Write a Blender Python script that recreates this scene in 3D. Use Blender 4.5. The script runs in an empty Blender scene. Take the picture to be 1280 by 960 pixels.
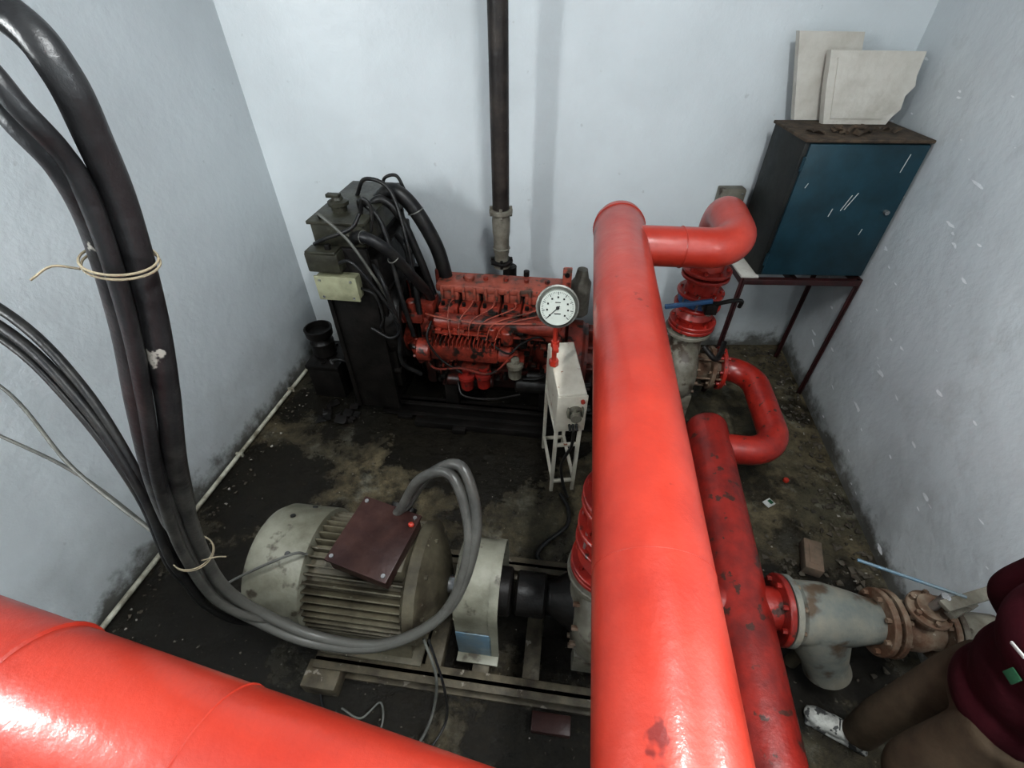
import bpy, bmesh, math, random
from mathutils import Vector, Matrix, Euler
random.seed(7)
R=math.radians
V=Vector
# ------------------------------------------------------------------ materials
def newmat(name):
    m=bpy.data.materials.new(name); m.use_nodes=True
    nt=m.node_tree; b=nt.nodes['Principled BSDF']
    return m,nt,b
def nd(nt,t,**k):
    n=nt.nodes.new(t)
    for a,v in k.items(): setattr(n,a,v)
    return n
def noise_n(nt,vec,scale,detail=6,rough=.6):
    n=nd(nt,'ShaderNodeTexNoise'); n.inputs['Scale'].default_value=scale
    n.inputs['Detail'].default_value=detail; n.inputs['Roughness'].default_value=rough
    nt.links.new(vec,n.inputs['Vector']); return n.outputs['Fac']
def ramp(nt,fac,a,b,ca=(0,0,0),cb=(1,1,1)):
    r=nd(nt,'ShaderNodeValToRGB'); e=r.color_ramp.elements
    e[0].position=a; e[1].position=b; e[0].color=(*ca,1); e[1].color=(*cb,1)
    nt.links.new(fac,r.inputs[0]); return r.outputs[0]
def mix(nt,f,a,b):
    m=nd(nt,'ShaderNodeMix',data_type='RGBA')
    for i,x in ((0,f),(6,a),(7,b)):
        if isinstance(x,(tuple,list)): m.inputs[i].default_value=(*x,1)
        elif isinstance(x,(int,float)): m.inputs[i].default_value=x
        else: nt.links.new(x,m.inputs[i])
    return m.outputs[2]
def mth(nt,op,a,b=0.,clamp=False):
    m=nd(nt,'ShaderNodeMath',operation=op,use_clamp=clamp)
    for i,x in ((0,a),(1,b)):
        if isinstance(x,(int,float)): m.inputs[i].default_value=x
        else: nt.links.new(x,m.inputs[i])
    return m.outputs[0]
def mat(name,c1,c2=None,scale=6,rough=.5,metal=0.,bump=.15,bscale=25,spot=None,spth=.66,spscale=30,coat=0.,crough=.2,lo=.4,hi=.65,grime=None,dust=None,spec=.5,soft=.03):
    m,nt,b=newmat(name)
    tc=nd(nt,'ShaderNodeTexCoord').outputs['Object']
    c2=c2 or tuple(x*.6 for x in c1)
    n=noise_n(nt,tc,scale,8,.65)
    col=mix(nt,ramp(nt,n,lo,hi),c1,c2)
    if spot:
        s=noise_n(nt,tc,spscale,4,.55)
        col=mix(nt,ramp(nt,s,spth,spth+soft),col,spot)
    if grime or dust:
        sp=nd(nt,'ShaderNodeSeparateXYZ'); nt.links.new(tc,sp.inputs[0])
        z0,z1,gc=grime or dust
        zz=mth(nt,'ADD',sp.outputs[2],mth(nt,'MULTIPLY',mth(nt,'SUBTRACT',noise_n(nt,tc,11,5,.6),.5),(z1-z0)*1.6))
        mr=nd(nt,'ShaderNodeMapRange'); mr.inputs[1].default_value=z0; mr.inputs[2].default_value=z1
        mr.inputs[3].default_value=.92; mr.inputs[4].default_value=0; nt.links.new(zz,mr.inputs[0])
        col=mix(nt,mr.outputs[0],col,gc)
    nt.links.new(col,b.inputs['Base Color'])
    b.inputs['Metallic'].default_value=metal
    b.inputs['Specular IOR Level'].default_value=spec
    rr=mth(nt,'MULTIPLY_ADD',noise_n(nt,tc,scale*2.3,4),.3); 
    rr.node.inputs[2].default_value=max(rough-.15,.05)
    nt.links.new(rr,b.inputs['Roughness'])
    if coat: b.inputs['Coat Weight'].default_value=coat; b.inputs['Coat Roughness'].default_value=crough
    if bump:
        bp=nd(nt,'ShaderNodeBump'); bp.inputs['Strength'].default_value=bump; bp.inputs['Distance'].default_value=.01
        nt.links.new(noise_n(nt,tc,bscale,6),bp.inputs['Height']); nt.links.new(bp.outputs[0],b.inputs['Normal'])
        if coat: nt.links.new(bp.outputs[0],b.inputs['Coat Normal'])
    return m
RED=mat('red_pipe_paint',(.37,.036,.019),(.27,.021,.011),2.6,.40,bump=.28,bscale=14,coat=.4,crough=.13,spot=(.15,.012,.008),spth=.675,spscale=8)
REDD=mat('red_old_paint',(.23,.016,.010),(.11,.010,.008),7,.42,bump=.35,bscale=22,coat=.22,spot=(.045,.018,.013),spth=.61,spscale=13)
REDV=mat('red_valve_paint',(.29,.021,.012),(.18,.013,.010),9,.38,bump=.25,bscale=22,coat=.22,spot=(.05,.02,.015),spth=.64,spscale=22)
ENG=mat('engine_red_oily',(.22,.032,.018),(.07,.015,.010),8,.40,bump=.35,spot=(.012,.009,.007),spth=.525,spscale=11,soft=.07,grime=(.40,.68,(.007,.005,.0045)))
ENGL=mat('rocker_cover_red',(.27,.066,.042),(.15,.040,.027),9,.46,bump=.35,spot=(.065,.038,.028),spth=.56,spscale=18,soft=.07)
BLK=mat('black_oily_metal',(.006,.0055,.005),(.013,.011,.010),9,.42,bump=.3,spot=(.10,.09,.08),spth=.75,spscale=34,spec=.25)
RADM=mat('radiator_dark_olive',(.045,.044,.031),(.016,.015,.011),6,.42,bump=.2,spot=(.13,.12,.10),spth=.70,spscale=25,spec=.4)
RUB=mat('black_rubber',(.008,.008,.009),(.022,.021,.019),14,.42,bump=.2,spot=(.15,.14,.13),spth=.75,spscale=26,spec=.35)
CABM=mat('cable_sheath',(.010,.010,.0108),(.027,.027,.0275),6,.36,bump=.4,bscale=16,spot=(.28,.27,.24),spth=.71,spscale=17,dust=(.8,1.8,(.10,.098,.088)),spec=.35)
CAB2=mat('cable_sheath_grey',(.10,.10,.088),(.045,.045,.04),9,.5,bump=.3,spot=(.3,.28,.25),spth=.7,spscale=26)
BEI=mat('motor_grey_beige',(.185,.182,.145),(.095,.090,.064),4,.5,bump=.25,spot=(.048,.040,.028),spth=.60,spscale=10,soft=.07)
FIN=mat('motor_fin_dirty',(.105,.093,.062),(.034,.027,.017),5,.6,bump=.3,spot=(.22,.20,.16),spth=.68,spscale=20)
BRN=mat('terminal_box_maroon',(.026,.011,.010),(.045,.021,.017),9,.38,bump=.2,spot=(.42,.39,.34),spth=.73,spscale=42,spec=.28)
BXB=mat('junction_box_beige',(.27,.27,.18),(.17,.17,.11),8,.45)
GRY=mat('pump_grey_paint',(.17,.16,.13),(.075,.066,.048),7,.5,bump=.35,spot=(.05,.035,.024),spth=.56,spscale=10,soft=.06)
STR=mat('strainer_grey',(.19,.178,.145),(.085,.105,.105),3.5,.58,bump=.4,spot=(.075,.052,.034),spth=.58,spscale=7,soft=.10,spec=.3)
RST=mat('rusty_flange',(.09,.048,.029),(.17,.135,.10),12,.65,bump=.4,spot=(.28,.24,.2),spth=.68,spscale=30,spec=.3)
BLUP=mat('blue_paint',(.02,.075,.17),(.03,.06,.11),8,.4)
BLUG=mat('guard_blue_patch',(.07,.13,.18),(.12,.145,.15),8,.45)
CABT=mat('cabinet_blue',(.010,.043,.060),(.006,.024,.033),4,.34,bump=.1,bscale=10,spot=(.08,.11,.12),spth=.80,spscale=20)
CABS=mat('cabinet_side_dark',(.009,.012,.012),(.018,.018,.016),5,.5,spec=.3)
DIRT=mat('dust_dirt',(.085,.060,.040),(.03,.022,.016),14,.9,bump=.6)
MAR=mat('stand_maroon',(.045,.011,.011),(.022,.010,.010),14,.5)
WHT=mat('panel_white_enamel',(.56,.53,.455),(.42,.38,.31),5,.4,spot=(.2,.08,.04),spth=.67,spscale=18,bump=.1)
FOAM=mat('foam_board_white',(.52,.50,.455),(.43,.405,.36),6,.9,bump=.3,spot=(.25,.22,.18),spth=.74,spscale=18)
EXH=mat('exhaust_pipe_dark',(.016,.013,.012),(.04,.032,.027),8,.45,bump=.4,spot=(.10,.08,.07),spth=.7,spec=.35)
FLEX=mat('flexible_joint_grey',(.18,.17,.14),(.09,.08,.062),10,.6,bump=.3)
STEEL=mat('steel',(.45,.45,.45),(.3,.3,.3),10,.3,metal=.8)
BEZ=mat('gauge_bezel',(.20,.20,.18),(.11,.11,.10),10,.4,metal=.5)
DIAL=mat('dial_white',(.44,.47,.43),(.40,.43,.39),5,.3,bump=0)
INK=mat('ink_black',(.01,.01,.01),rough=.5,bump=0)
TAN=mat('twine',(.26,.22,.15),(.14,.12,.085),30,.9)
BRICK=mat('brick_material',(.15,.105,.075),(.09,.075,.055),9,.9,bump=.5)
BASE=mat('base_channel_dirty',(.092,.078,.053),(.030,.024,.017),7,.6,bump=.4,spot=(.2,.18,.15),spth=.64,spscale=18,spec=.3)
PVC=mat('pvc_white',(.43,.42,.35),(.15,.135,.10),10,.5)
SHIRT=mat('shirt_maroon',(.050,.007,.012),(.032,.005,.008),5,.9,bump=.6,bscale=10,spec=.15)
TROU=mat('trouser_khaki',(.090,.066,.044),(.055,.04,.027),5,.9,bump=.6,bscale=9,spec=.2)
SKIN=mat('skin_brown',(.22,.10,.06),(.17,.08,.045),8,.5,bump=.05)
HAIR=mat('hair_black',(.01,.008,.007),(.02,.016,.014),30,.6)
SHOE=mat('shoe_white_grey',(.42,.42,.39),(.15,.15,.14),16,.6,spot=(.05,.05,.05),spth=.56,spscale=24)
GRN=mat('green_print',(.01,.07,.03),(.01,.055,.025),8,.8)
WCL=mat('white_trim',(.46,.46,.44),(.36,.36,.34),8,.8)
EYE=mat('eye_white',(.8,.8,.78),(.75,.75,.72),3,.2,bump=0)
RUBB=mat('rubble_material',(.075,.063,.047),(.026,.022,.016),6,.9,bump=.5,spot=(.18,.165,.14),spth=.68,spscale=9)
CHALK=mat('plaster_chip',(.28,.26,.23),(.18,.165,.14),8,.9)

# walls
def wallmat(name,base,scratch=0.):
    m,nt,b=newmat(name)
    g=nd(nt,'ShaderNodeNewGeometry').outputs['Position']
    n=noise_n(nt,g,1.1,5,.55)
    col=mix(nt,ramp(nt,n,.35,.7),base,tuple(x*.86 for x in base))
    sep=nd(nt,'ShaderNodeSeparateXYZ'); nt.links.new(g,sep.inputs[0])
    z=sep.outputs[2]
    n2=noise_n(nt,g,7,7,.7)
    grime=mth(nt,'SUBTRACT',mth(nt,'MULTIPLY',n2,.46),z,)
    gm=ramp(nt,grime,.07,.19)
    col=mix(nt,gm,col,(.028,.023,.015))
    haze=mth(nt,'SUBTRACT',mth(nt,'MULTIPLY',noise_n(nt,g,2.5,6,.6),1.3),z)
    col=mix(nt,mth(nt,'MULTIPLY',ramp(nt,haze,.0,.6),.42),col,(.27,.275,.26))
    n3=noise_n(nt,g,16,3,.5)
    col=mix(nt,mth(nt,'MULTIPLY',ramp(nt,n3,.72,.76),.35),col,(.35,.36,.36))
    if scratch:
        mp=nd(nt,'ShaderNodeMapping'); mp.inputs['Rotation'].default_value=(.6,0,0); mp.inputs['Scale'].default_value=(4,4,14)
        nt.links.new(g,mp.inputs[0])
        s=noise_n(nt,mp.outputs[0],1.6,2,.4)
        col=mix(nt,ramp(nt,s,.72,.735),col,(.82,.84,.86))
        col=mix(nt,mth(nt,'MULTIPLY',ramp(nt,noise_n(nt,g,3.1,6,.7),.55,.68),.35),col,(.38,.39,.39))
    nt.links.new(col,b.inputs['Base Color']); b.inputs['Roughness'].default_value=.38
    bp=nd(nt,'ShaderNodeBump'); bp.inputs['Strength'].default_value=.45; bp.inputs['Distance'].default_value=.02
    nt.links.new(noise_n(nt,g,5,6,.6),bp.inputs['Height']); nt.links.new(bp.outputs[0],b.inputs['Normal'])
    return m
WL=wallmat('wall_plaster',(.620,.660,.680))
WR=wallmat('wall_plaster_scuffed',(.575,.61,.63),1)
# floor
def floormat():
    m,nt,b=newmat('floor_concrete_oily')
    g=nd(nt,'ShaderNodeNewGeometry').outputs['Position']
    n1=noise_n(nt,g,2.1,9,.68); n2=noise_n(nt,g,8,9,.75); n4=noise_n(nt,g,.9,3,.5); n5=noise_n(nt,g,26,6,.7)
    col=mix(nt,ramp(nt,n2,.38,.64),(.150,.124,.076),(.042,.034,.021))
    col=mix(nt,mth(nt,'MULTIPLY',ramp(nt,n4,.48,.62),.7),col,(.058,.055,.038))
    col=mix(nt,mth(nt,'MULTIPLY',ramp(nt,noise_n(nt,g,4.3,7,.72),.55,.64),.65),col,(.185,.178,.142))
    def blob(cx,cy,r0,r1,amp=.9):
        d=nd(nt,'ShaderNodeVectorMath',operation='DISTANCE'); nt.links.new(g,d.inputs[0]); d.inputs[1].default_value=(cx,cy,0)
        dd=mth(nt,'ADD',d.outputs['Value'],mth(nt,'MULTIPLY',mth(nt,'SUBTRACT',n1,.5),amp*2))
        return ramp(nt,dd,r0,r1,(1,1,1),(0,0,0))
    dark=blob(-.2,2.75,.80,1.10)
    for cx,cy,a,c in ((-1.2,2.9,.50,.85),(-1.75,1.9,.40,.7),(-1.7,.9,.60,.95),(-1.3,1.5,.22,.5),(-.2,2.0,.25,.55),(.1,1.1,.25,.55),(.8,2.7,.30,.7),(1.6,.95,.35,.75),(-.9,.6,.45,.8),(.1,.5,.3,.7),(-.75,1.0,.5,.85),(1.2,1.6,.1,.35)):
        dark=mth(nt,'MAXIMUM',dark,blob(cx,cy,a,c))
    spl=ramp(nt,n1,.50,.58)
    dark=mth(nt,'MAXIMUM',dark,mth(nt,'MULTIPLY',spl,.78))
    dark=mth(nt,'MAXIMUM',dark,mth(nt,'MULTIPLY',ramp(nt,n5,.57,.65),.7))
    col=mix(nt,mth(nt,'MULTIPLY',dark,.94),col,(.006,.0052,.004))
    vo=nd(nt,'ShaderNodeTexVoronoi'); vo.inputs['Scale'].default_value=17; nt.links.new(g,vo.inputs['Vector'])
    k=ramp(nt,vo.outputs['Distance'],.04,.08,(1,1,1),(0,0,0))
    k=mth(nt,'MULTIPLY',k,ramp(nt,noise_n(nt,g,5,2),.53,.58))
    col=mix(nt,mth(nt,'MULTIPLY',k,.7),col,(.34,.32,.28))
    k2=mth(nt,'MULTIPLY',ramp(nt,noise_n(nt,g,38,3),.67,.71),ramp(nt,n4,.42,.5))
    col=mix(nt,mth(nt,'MULTIPLY',k2,.5),col,(.24,.22,.18))
    nt.links.new(col,b.inputs['Base Color'])
    nt.links.new(mix(nt,dark,(.7,.7,.7),(.18,.18,.18)),b.inputs['Roughness'])
    b.inputs['Specular IOR Level'].default_value=.25
    bp=nd(nt,'ShaderNodeBump'); bp.inputs['Strength'].default_value=.9; bp.inputs['Distance'].default_value=.02
    nt.links.new(noise_n(nt,g,13,9,.75),bp.inputs['Height']); nt.links.new(bp.outputs[0],b.inputs['Normal'])
    return m
FLOOR=floormat()

# ------------------------------------------------------------------ builder
def catmull(pts,n=8):
    P=[V(p) for p in pts]; P=[P[0]*2-P[1]]+P+[P[-1]*2-P[-2]]; out=[]
    for i in range(1,len(P)-2):
        a,b,c,d=P[i-1:i+3]
        for k in range(n):
            t=k/n
            out.append(.5*((2*b)+(c-a)*t+(2*a-5*b+4*c-d)*t*t+(3*b-a-3*c+d)*t**3))
    out.append(P[-2]); return out
def fillet(pts,rad,n=10):
    P=[V(p) for p in pts]; out=[P[0]]
    for i in range(1,len(P)-1):
        a=(P[i-1]-P[i]).normalized(); c=(P[i+1]-P[i]).normalized()
        ang=a.angle(c); r=rad if not isinstance(rad,(list,tuple)) else rad[i-1]
        d=r/math.tan(ang/2); p0=P[i]+a*d; p1=P[i]+c*d
        cen=P[i]+(a+c).normalized()*(r/math.sin(ang/2))
        u=p0-cen; w=p1-cen; tot=u.angle(w)
        for k in range(n+1):
            t=k/n; out.append(cen+(u*math.sin((1-t)*tot)+w*math.sin(t*tot))/math.sin(tot))
    out.append(P[-1]); return out
class B:
    def __init__(s,name,loc=(0,0,0),rz=0.):
        s.name=name; s.loc=loc; s.rz=rz; s.v=[];s.f=[];s.m=[];s.mats=[];s.M=Matrix()
    def raw(s,vs,fs,mt):
        if mt not in s.mats: s.mats.append(mt)
        k=s.mats.index(mt); o=len(s.v)
        s.v+= [tuple(s.M@V(v)) for v in vs]
        for f in fs: s.f.append(tuple(o+i for i in f)); s.m.append(k)
    def bm(s,bm,mt):
        bm.verts.index_update(); s.raw([v.co.copy() for v in bm.verts],[[v.index for v in f.verts] for f in bm.faces],mt); bm.free()
    def box(s,c,size,mt,rot=(0,0,0),bev=.004,seg=2):
        b=bmesh.new(); bmesh.ops.create_cube(b,size=1)
        bmesh.ops.scale(b,vec=size,verts=b.verts)
        bev=min(bev,min(size)*.4)
        if bev>0: bmesh.ops.bevel(b,geom=b.edges[:],offset=bev,segments=seg,affect='EDGES',profile=.5)
        bmesh.ops.transform(b,matrix=Matrix.Translation(c)@Euler([R(x) for x in rot]).to_matrix().to_4x4(),verts=b.verts)
        s.bm(b,mt)
    def bx(s,x0,x1,y0,y1,z0,z1,mt,bev=.006):
        s.box(((x0+x1)/2,(y0+y1)/2,(z0+z1)/2),(abs(x1-x0),abs(y1-y0),abs(z1-z0)),mt,bev=bev)
    def hull(s,pts,mt,bev=0):
        b=bmesh.new()
        for p in pts: b.verts.new(p)
        r=bmesh.ops.convex_hull(b,input=b.verts)
        bmesh.ops.dissolve_limit(b,angle_limit=.02,verts=b.verts,edges=b.edges)
        if bev: bmesh.ops.bevel(b,geom=b.edges[:],offset=bev,segments=1,affect='EDGES')
        s.bm(b,mt)
    def lathe(s,o,ax,prof,mt,seg=28,hex0=0):
        o=V(o); z=V(ax).normalized(); x=z.orthogonal().normalized(); y=z.cross(x)
        vs=[];fs=[]
        for d,r in prof:
            for k in range(seg):
                a=2*math.pi*(k+hex0)/seg; vs.append(o+z*d+(x*math.cos(a)+y*math.sin(a))*max(r,1e-4))
        n=len(prof)
        for i in range(n-1):
            for k in range(seg):
                k2=(k+1)%seg; fs.append((i*seg+k,i*seg+k2,(i+1)*seg+k2,(i+1)*seg+k))
        fs.append(tuple(range(seg-1,-1,-1))); fs.append(tuple((n-1)*seg+k for k in range(seg)))
        s.raw(vs,fs,mt)
    def cyl(s,p0,p1,r,mt,r1=None,seg=24,bev=0):
        p0=V(p0);p1=V(p1);L=(p1-p0).length; r1=r if r1 is None else r1
        if bev: pr=[(0,r-bev),(bev,r),(L-bev,r1),(L,r1-bev)]
        else: pr=[(0,r),(L,r1)]
        s.lathe(p0,p1-p0,pr,mt,seg)
    def tube(s,pts,r,mt,seg=16):
        P=[V(p) for p in pts]; n=len(P); rr=r if isinstance(r,(list,tuple)) else [r]*n
        T=[(P[min(i+1,n-1)]-P[max(i-1,0)]).normalized() for i in range(n)]
        x=T[0].orthogonal().normalized(); vs=[];fs=[]
        for i in range(n):
            x=(x-T[i]*x.dot(T[i])).normalized(); y=T[i].cross(x)
            for k in range(seg):
                a=2*math.pi*k/seg; vs.append(P[i]+(x*math.cos(a)+y*math.sin(a))*rr[i])
        for i in range(n-1):
            for k in range(seg):
                k2=(k+1)%seg; fs.append((i*seg+k,i*seg+k2,(i+1)*seg+k2,(i+1)*seg+k))
        fs.append(tuple(range(seg-1,-1,-1))); fs.append(tuple((n-1)*seg+k for k in range(seg)))
        s.raw(vs,fs,mt)
    def ell(s,c,r,mt,seg=20,rot=(0,0,0)):
        b=bmesh.new(); bmesh.ops.create_uvsphere(b,u_segments=seg,v_segments=seg//2+2,radius=1)
        bmesh.ops.scale(b,vec=r,verts=b.verts)
        bmesh.ops.transform(b,matrix=Matrix.Translation(c)@Euler([R(x) for x in rot]).to_matrix().to_4x4(),verts=b.verts)
        s.bm(b,mt)
    def bolts(s,c,ax,rad,n,mt,r=.011,h=.018):
        c=V(c); z=V(ax).normalized(); x=z.orthogonal().normalized(); y=z.cross(x)
        for k in range(n):
            a=2*math.pi*(k+.5)/n; p=c+(x*math.cos(a)+y*math.sin(a))*rad
            s.lathe(p,z,[(0,r),(h,r)],mt,6)
    def flange(s,c,ax,r,th,mt,n=8,bm_=None):
        c=V(c); z=V(ax).normalized()
        s.lathe(c-z*th/2,z,[(0,r-.004),(.004,r),(th-.004,r),(th,r-.004)],mt,36)
        s.bolts(c+z*th/2,z,r*.83,n,bm_ or mt); s.bolts(c-z*th/2,-z,r*.83,n,bm_ or mt)
    def prism(s,poly,d,mt):
        n=len(poly); vs=[(x,0,z) for x,z in poly]+[(x,d,z) for x,z in poly]
        fs=[tuple(range(n)),tuple(range(2*n-1,n-1,-1))]+[(i,n+i,n+(i+1)%n,(i+1)%n) for i in range(n)]
        s.raw(vs,fs,mt)
    def done(s,sharp=38,parent=None,remesh=0,smooth=6):
        me=bpy.data.meshes.new(s.name); me.from_pydata(s.v,[],s.f)
        for m in s.mats: me.materials.append(m)
        me.polygons.foreach_set('material_index',s.m)
        me.polygons.foreach_set('use_smooth',[True]*len(s.f)); me.update()
        b=bmesh.new(); b.from_mesh(me); bmesh.ops.recalc_face_normals(b,faces=b.faces); b.to_mesh(me); b.free()
        if not remesh: me.set_sharp_from_angle(angle=R(sharp))
        ob=bpy.data.objects.new(s.name,me); bpy.context.collection.objects.link(ob)
        ob.location=s.loc; ob.rotation_euler[2]=s.rz
        if parent: ob.parent=parent
        if remesh:
            r=ob.modifiers.new('r','REMESH'); r.mode='VOXEL'; r.voxel_size=remesh; r.use_smooth_shade=True
            q=ob.modifiers.new('s','SMOOTH'); q.factor=.6; q.iterations=smooth
        return ob
def ring(b,c,ax,r,rr,mt):
    z=V(ax).normalized(); x=z.orthogonal().normalized(); y=z.cross(x)
    b.tube([V(c)+(x*math.cos(a)+y*math.sin(a))*r for a in [i*math.pi/20 for i in range(41)]],rr,mt,6)
AX=-math.atan(.13)   # machine axis yaw

# ------------------------------------------------------------------ room
def wx_l(y): return -2.19+.171*(y-1.0)
def wx_r(y): return 2.14+.168*(y-1.36)
Y0,Y1,H=-1.6,3.55,4.2
def slab(name,p0,p1,out,mt,z0=0,z1=H,th=.12):
    b=B(name); p0=V((*p0,0));p1=V((*p1,0)); o=V((*out,0)).normalized()*th
    vs=[p+V((0,0,z)) for z in (z0,z1) for p in (p0,p1,p1+o,p0+o)]
    b.raw(vs,[(0,1,2,3),(4,5,6,7),(0,1,5,4),(1,2,6,5),(2,3,7,6),(3,0,4,7)],mt); return b.done()
slab('wall_back',(wx_l(Y1)-.1,Y1),(wx_r(Y1)+.1,Y1),(0,1),WL)
slab('wall_left',(wx_l(Y0),Y0),(wx_l(Y1),Y1),(-1,0),WL)
slab('wall_right',(wx_r(Y0),Y0),(wx_r(Y1),Y1),(1,0),WR)
slab('wall_front',(wx_l(Y0)-.1,Y0),(wx_r(Y0)+.1,Y0),(0,-1),WL)
for nm,za,zb,mt in (('floor',-.12,0,FLOOR),('ceiling',H,H+.12,WL)):
    b=B(nm); ps=[(wx_l(Y0)-.12,Y0-.12),(wx_r(Y0)+.12,Y0-.12),(wx_r(Y1)+.12,Y1+.12),(wx_l(Y1)-.12,Y1+.12)]
    b.raw([(x,y,z) for z in (za,zb) for x,y in ps],[(0,1,2,3),(4,5,6,7),(0,1,5,4),(1,2,6,5),(2,3,7,6),(3,0,4,7)],mt); b.done()

# ------------------------------------------------------------------ main delivery pipework
b=B('main_delivery_pipe')
ZM=1.58; rm=.135
d=V((.134,1,0)).normalized(); p0=V((.265,.13,ZM)); pend=V((.58,2.48,ZM)); L=(pend-p0).length
b.lathe(p0-d*.5,d,[(0,rm),(L+.5,rm)]+[(L+.5+rm*.62*math.sin(t*math.pi/16),rm*math.cos(t*math.pi/16)) for t in range(1,8)],RED,48)
ring(b,p0+d*L*.16,d,rm,.0012,RED); ring(b,p0+d*L*.985,d,rm,.004,RED)
br=fillet([(.5,2.25,ZM),(1.13,2.17,ZM+.01),(1.195,2.70,ZM+.06),(1.2,2.635,1.2)],[.17,.17],12)
b.tube(br,.098,RED,32)
b.tube([(.84,2.207+math.cos(a)*.099,ZM+.005+math.sin(a)*.099) for a in [i*math.pi/12 for i in range(25)]],.004,RED,6)
b.cyl((.375,.955,1.285),(.375,.955,ZM),.098,RED,seg=32)
b.done()
b=B('header_pipe')
def hy(x): return .010-.272*(x-.067)
xa=-2.36
for _ in range(8): xa=wx_l(hy(xa)+.12)+.002
h0=V((.26,hy(.26),1.575)); h1=V((xa,hy(xa),1.575)); rh=.132
b.tube([h0,h1],rh,RED,48)
hdn=(h1-h0).normalized()
ring(b,h0+hdn*.80,hdn,rh,.003,RED); ring(b,h0+hdn*1.20,hdn,rh,.007,RED)
b.lathe(h0-hdn*.0,-hdn,[(0,rh),(.04,rh*.9),(.07,rh*.6),(.08,.02)],RED,40)
b.done()

# ------------------------------------------------------------------ riser valves
def valve_stack(name,x,y,z0,z1,lever=True,k=1.):
    b=B(name,(x,y,0))
    for z,r in ((z0+.012,.15),(z0+.042,.15)): b.flange((0,0,z),(0,0,1),r*k,.024,REDV)
    zm=(z0+z1)/2
    b.cyl((0,0,z0),(0,0,z1),.10,REDV)
    b.flange((0,0,zm-.045),(0,0,1),.145*k,.022,REDV); b.flange((0,0,zm+.045),(0,0,1),.145*k,.022,REDV)
    b.cyl((0,0,zm-.035),(0,0,zm+.035),.125*k,BLUP if lever else REDV,bev=.006)
    b.flange((0,0,z1-.012),(0,0,1),.145*k,.022,REDV); b.flange((0,0,z1-.05),(0,0,1),.145*k,.022,REDV)
    b.lathe((0,0,z0+.05),(0,0,1),[(0,.10),(.04,.118),(.08,.10)],REDV)
    for q in range(8):
        a=q*math.pi/4+.4; b.cyl((math.cos(a)*.125*k,math.sin(a)*.125*k,zm-.07),(math.cos(a)*.125*k,math.sin(a)*.125*k,zm+.07),.007,STEEL,seg=8)
    if lever:
        b.cyl((0,-.12,zm+.0),(0,-.2,zm+.0),.02,GRY)
        b.box((-.14,-.2,zm+.07),(.28,.022,.026),BLUP,rot=(0,-8,0)); b.box((.0,-.2,zm+.04),(.07,.05,.07),BLK)
        b.tube(catmull([(.0,-.2,zm+.06),(.08,-.25,zm+.12),(.16,-.22,zm+.10),(.17,-.2,zm+.05)],5),.013,BLK,8)
    b.done()
valve_stack('butterfly_valve',1.2,2.635,.84,1.26)
valve_stack('butterfly_valve',.375,.955,.80,1.28,False,.92)

# ------------------------------------------------------------------ suction pipework
b=B('suction_header_pipe'); ZS=.5
sd=V((.175,1,0)).normalized(); s1=V((1.2,2.0,ZS)); s0=s1-sd*2.6; rs=.12; L=2.6
b.lathe(s0,sd,[(0,rs),(L,rs)]+[(L+rs*.55*math.sin(t*math.pi/16),rs*math.cos(t*math.pi/16)) for t in range(1,8)],REDD,40)
b.tube(fillet([(1.13,1.86,ZS),(1.565,1.79,ZS),(1.69,2.57,ZS),(1.48,2.59,ZS)],[.20,.185],14),.086,REDV,32)
b.flange((1.475,2.592,ZS),(1,-.13,0),.155,.028,REDV)
b.cyl((.70,.935,ZS),(1.02,.93,ZS),.085,REDD); b.cyl((1.0,.925,ZS),(1.19,.905,ZS),.09,REDD)
b.flange((1.17,.905,ZS),(1,-.13,0),.15,.026,REDD)
for px,py in ((1.02,1.0),(1.17,1.85),(.9,.3)): b.box((px,py,.19),(.10,.10,.38),BASE)
b.done()
b=B('pipeline_strainer')
a0=V((1.187,.903,ZS)); ad=V((1,-.13,0)).normalized()
b.flange(a0+ad*.015,ad,.15,.026,STR,8,RST)
b.lathe(a0+ad*.02,ad,[(0,.10),(.03,.132),(.14,.135),(.26,.112),(.34,.092),(.38,.088)],STR,36)
lg=(a0+ad*.13); le=V((1.46,.76,.17))
b.lathe(lg,le-lg,[(0,.135),(.12,.128),(.30,.092),(.34,.098),(.36,.098)],STR,32)
b.flange(a0+ad*.39,ad,.138,.026,RST)
b.cyl(V((1.4,.86,0)),V((1.4,.86,.4)),.03,BASE)
b.done()
b=B('gate_valve')
g0=a0+ad*.418
b.flange(g0+ad*.012,ad,.138,.024,RST)
b.lathe(g0,ad,[(0,.09),(.04,.085),(.07,.10),(.13,.10),(.17,.085),(.22,.09)],RST)
b.flange(g0+ad*.205,ad,.135,.024,RST); b.flange(g0+ad*.235,ad,.135,.024,GRY)
gc=g0+ad*.10
b.cyl(gc,gc+V((0,0,.18)),.055,RST); b.flange(gc+V((0,0,.15)),(0,0,1),.08,.02,RST,6)
b.cyl(gc+V((0,0,.16)),gc+V((0,0,.27)),.016,STEEL)
b.cyl(g0+ad*.24,V((2.035,.793,ZS)),.085,GRY)
for k in (-1,1): b.box(g0+ad*.2+V((0,0,.16+.02*k)),(.20,.03,.02),GRY,rot=(0,20*k,20))
b.box(gc+V((.10,0,.25)),(.28,.045,.018),GRY,rot=(0,6,15))
b.cyl(gc+V((-.24,.17,.24)),gc+V((.08,.0,.265)),.007,BLUG)
b.done()

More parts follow.
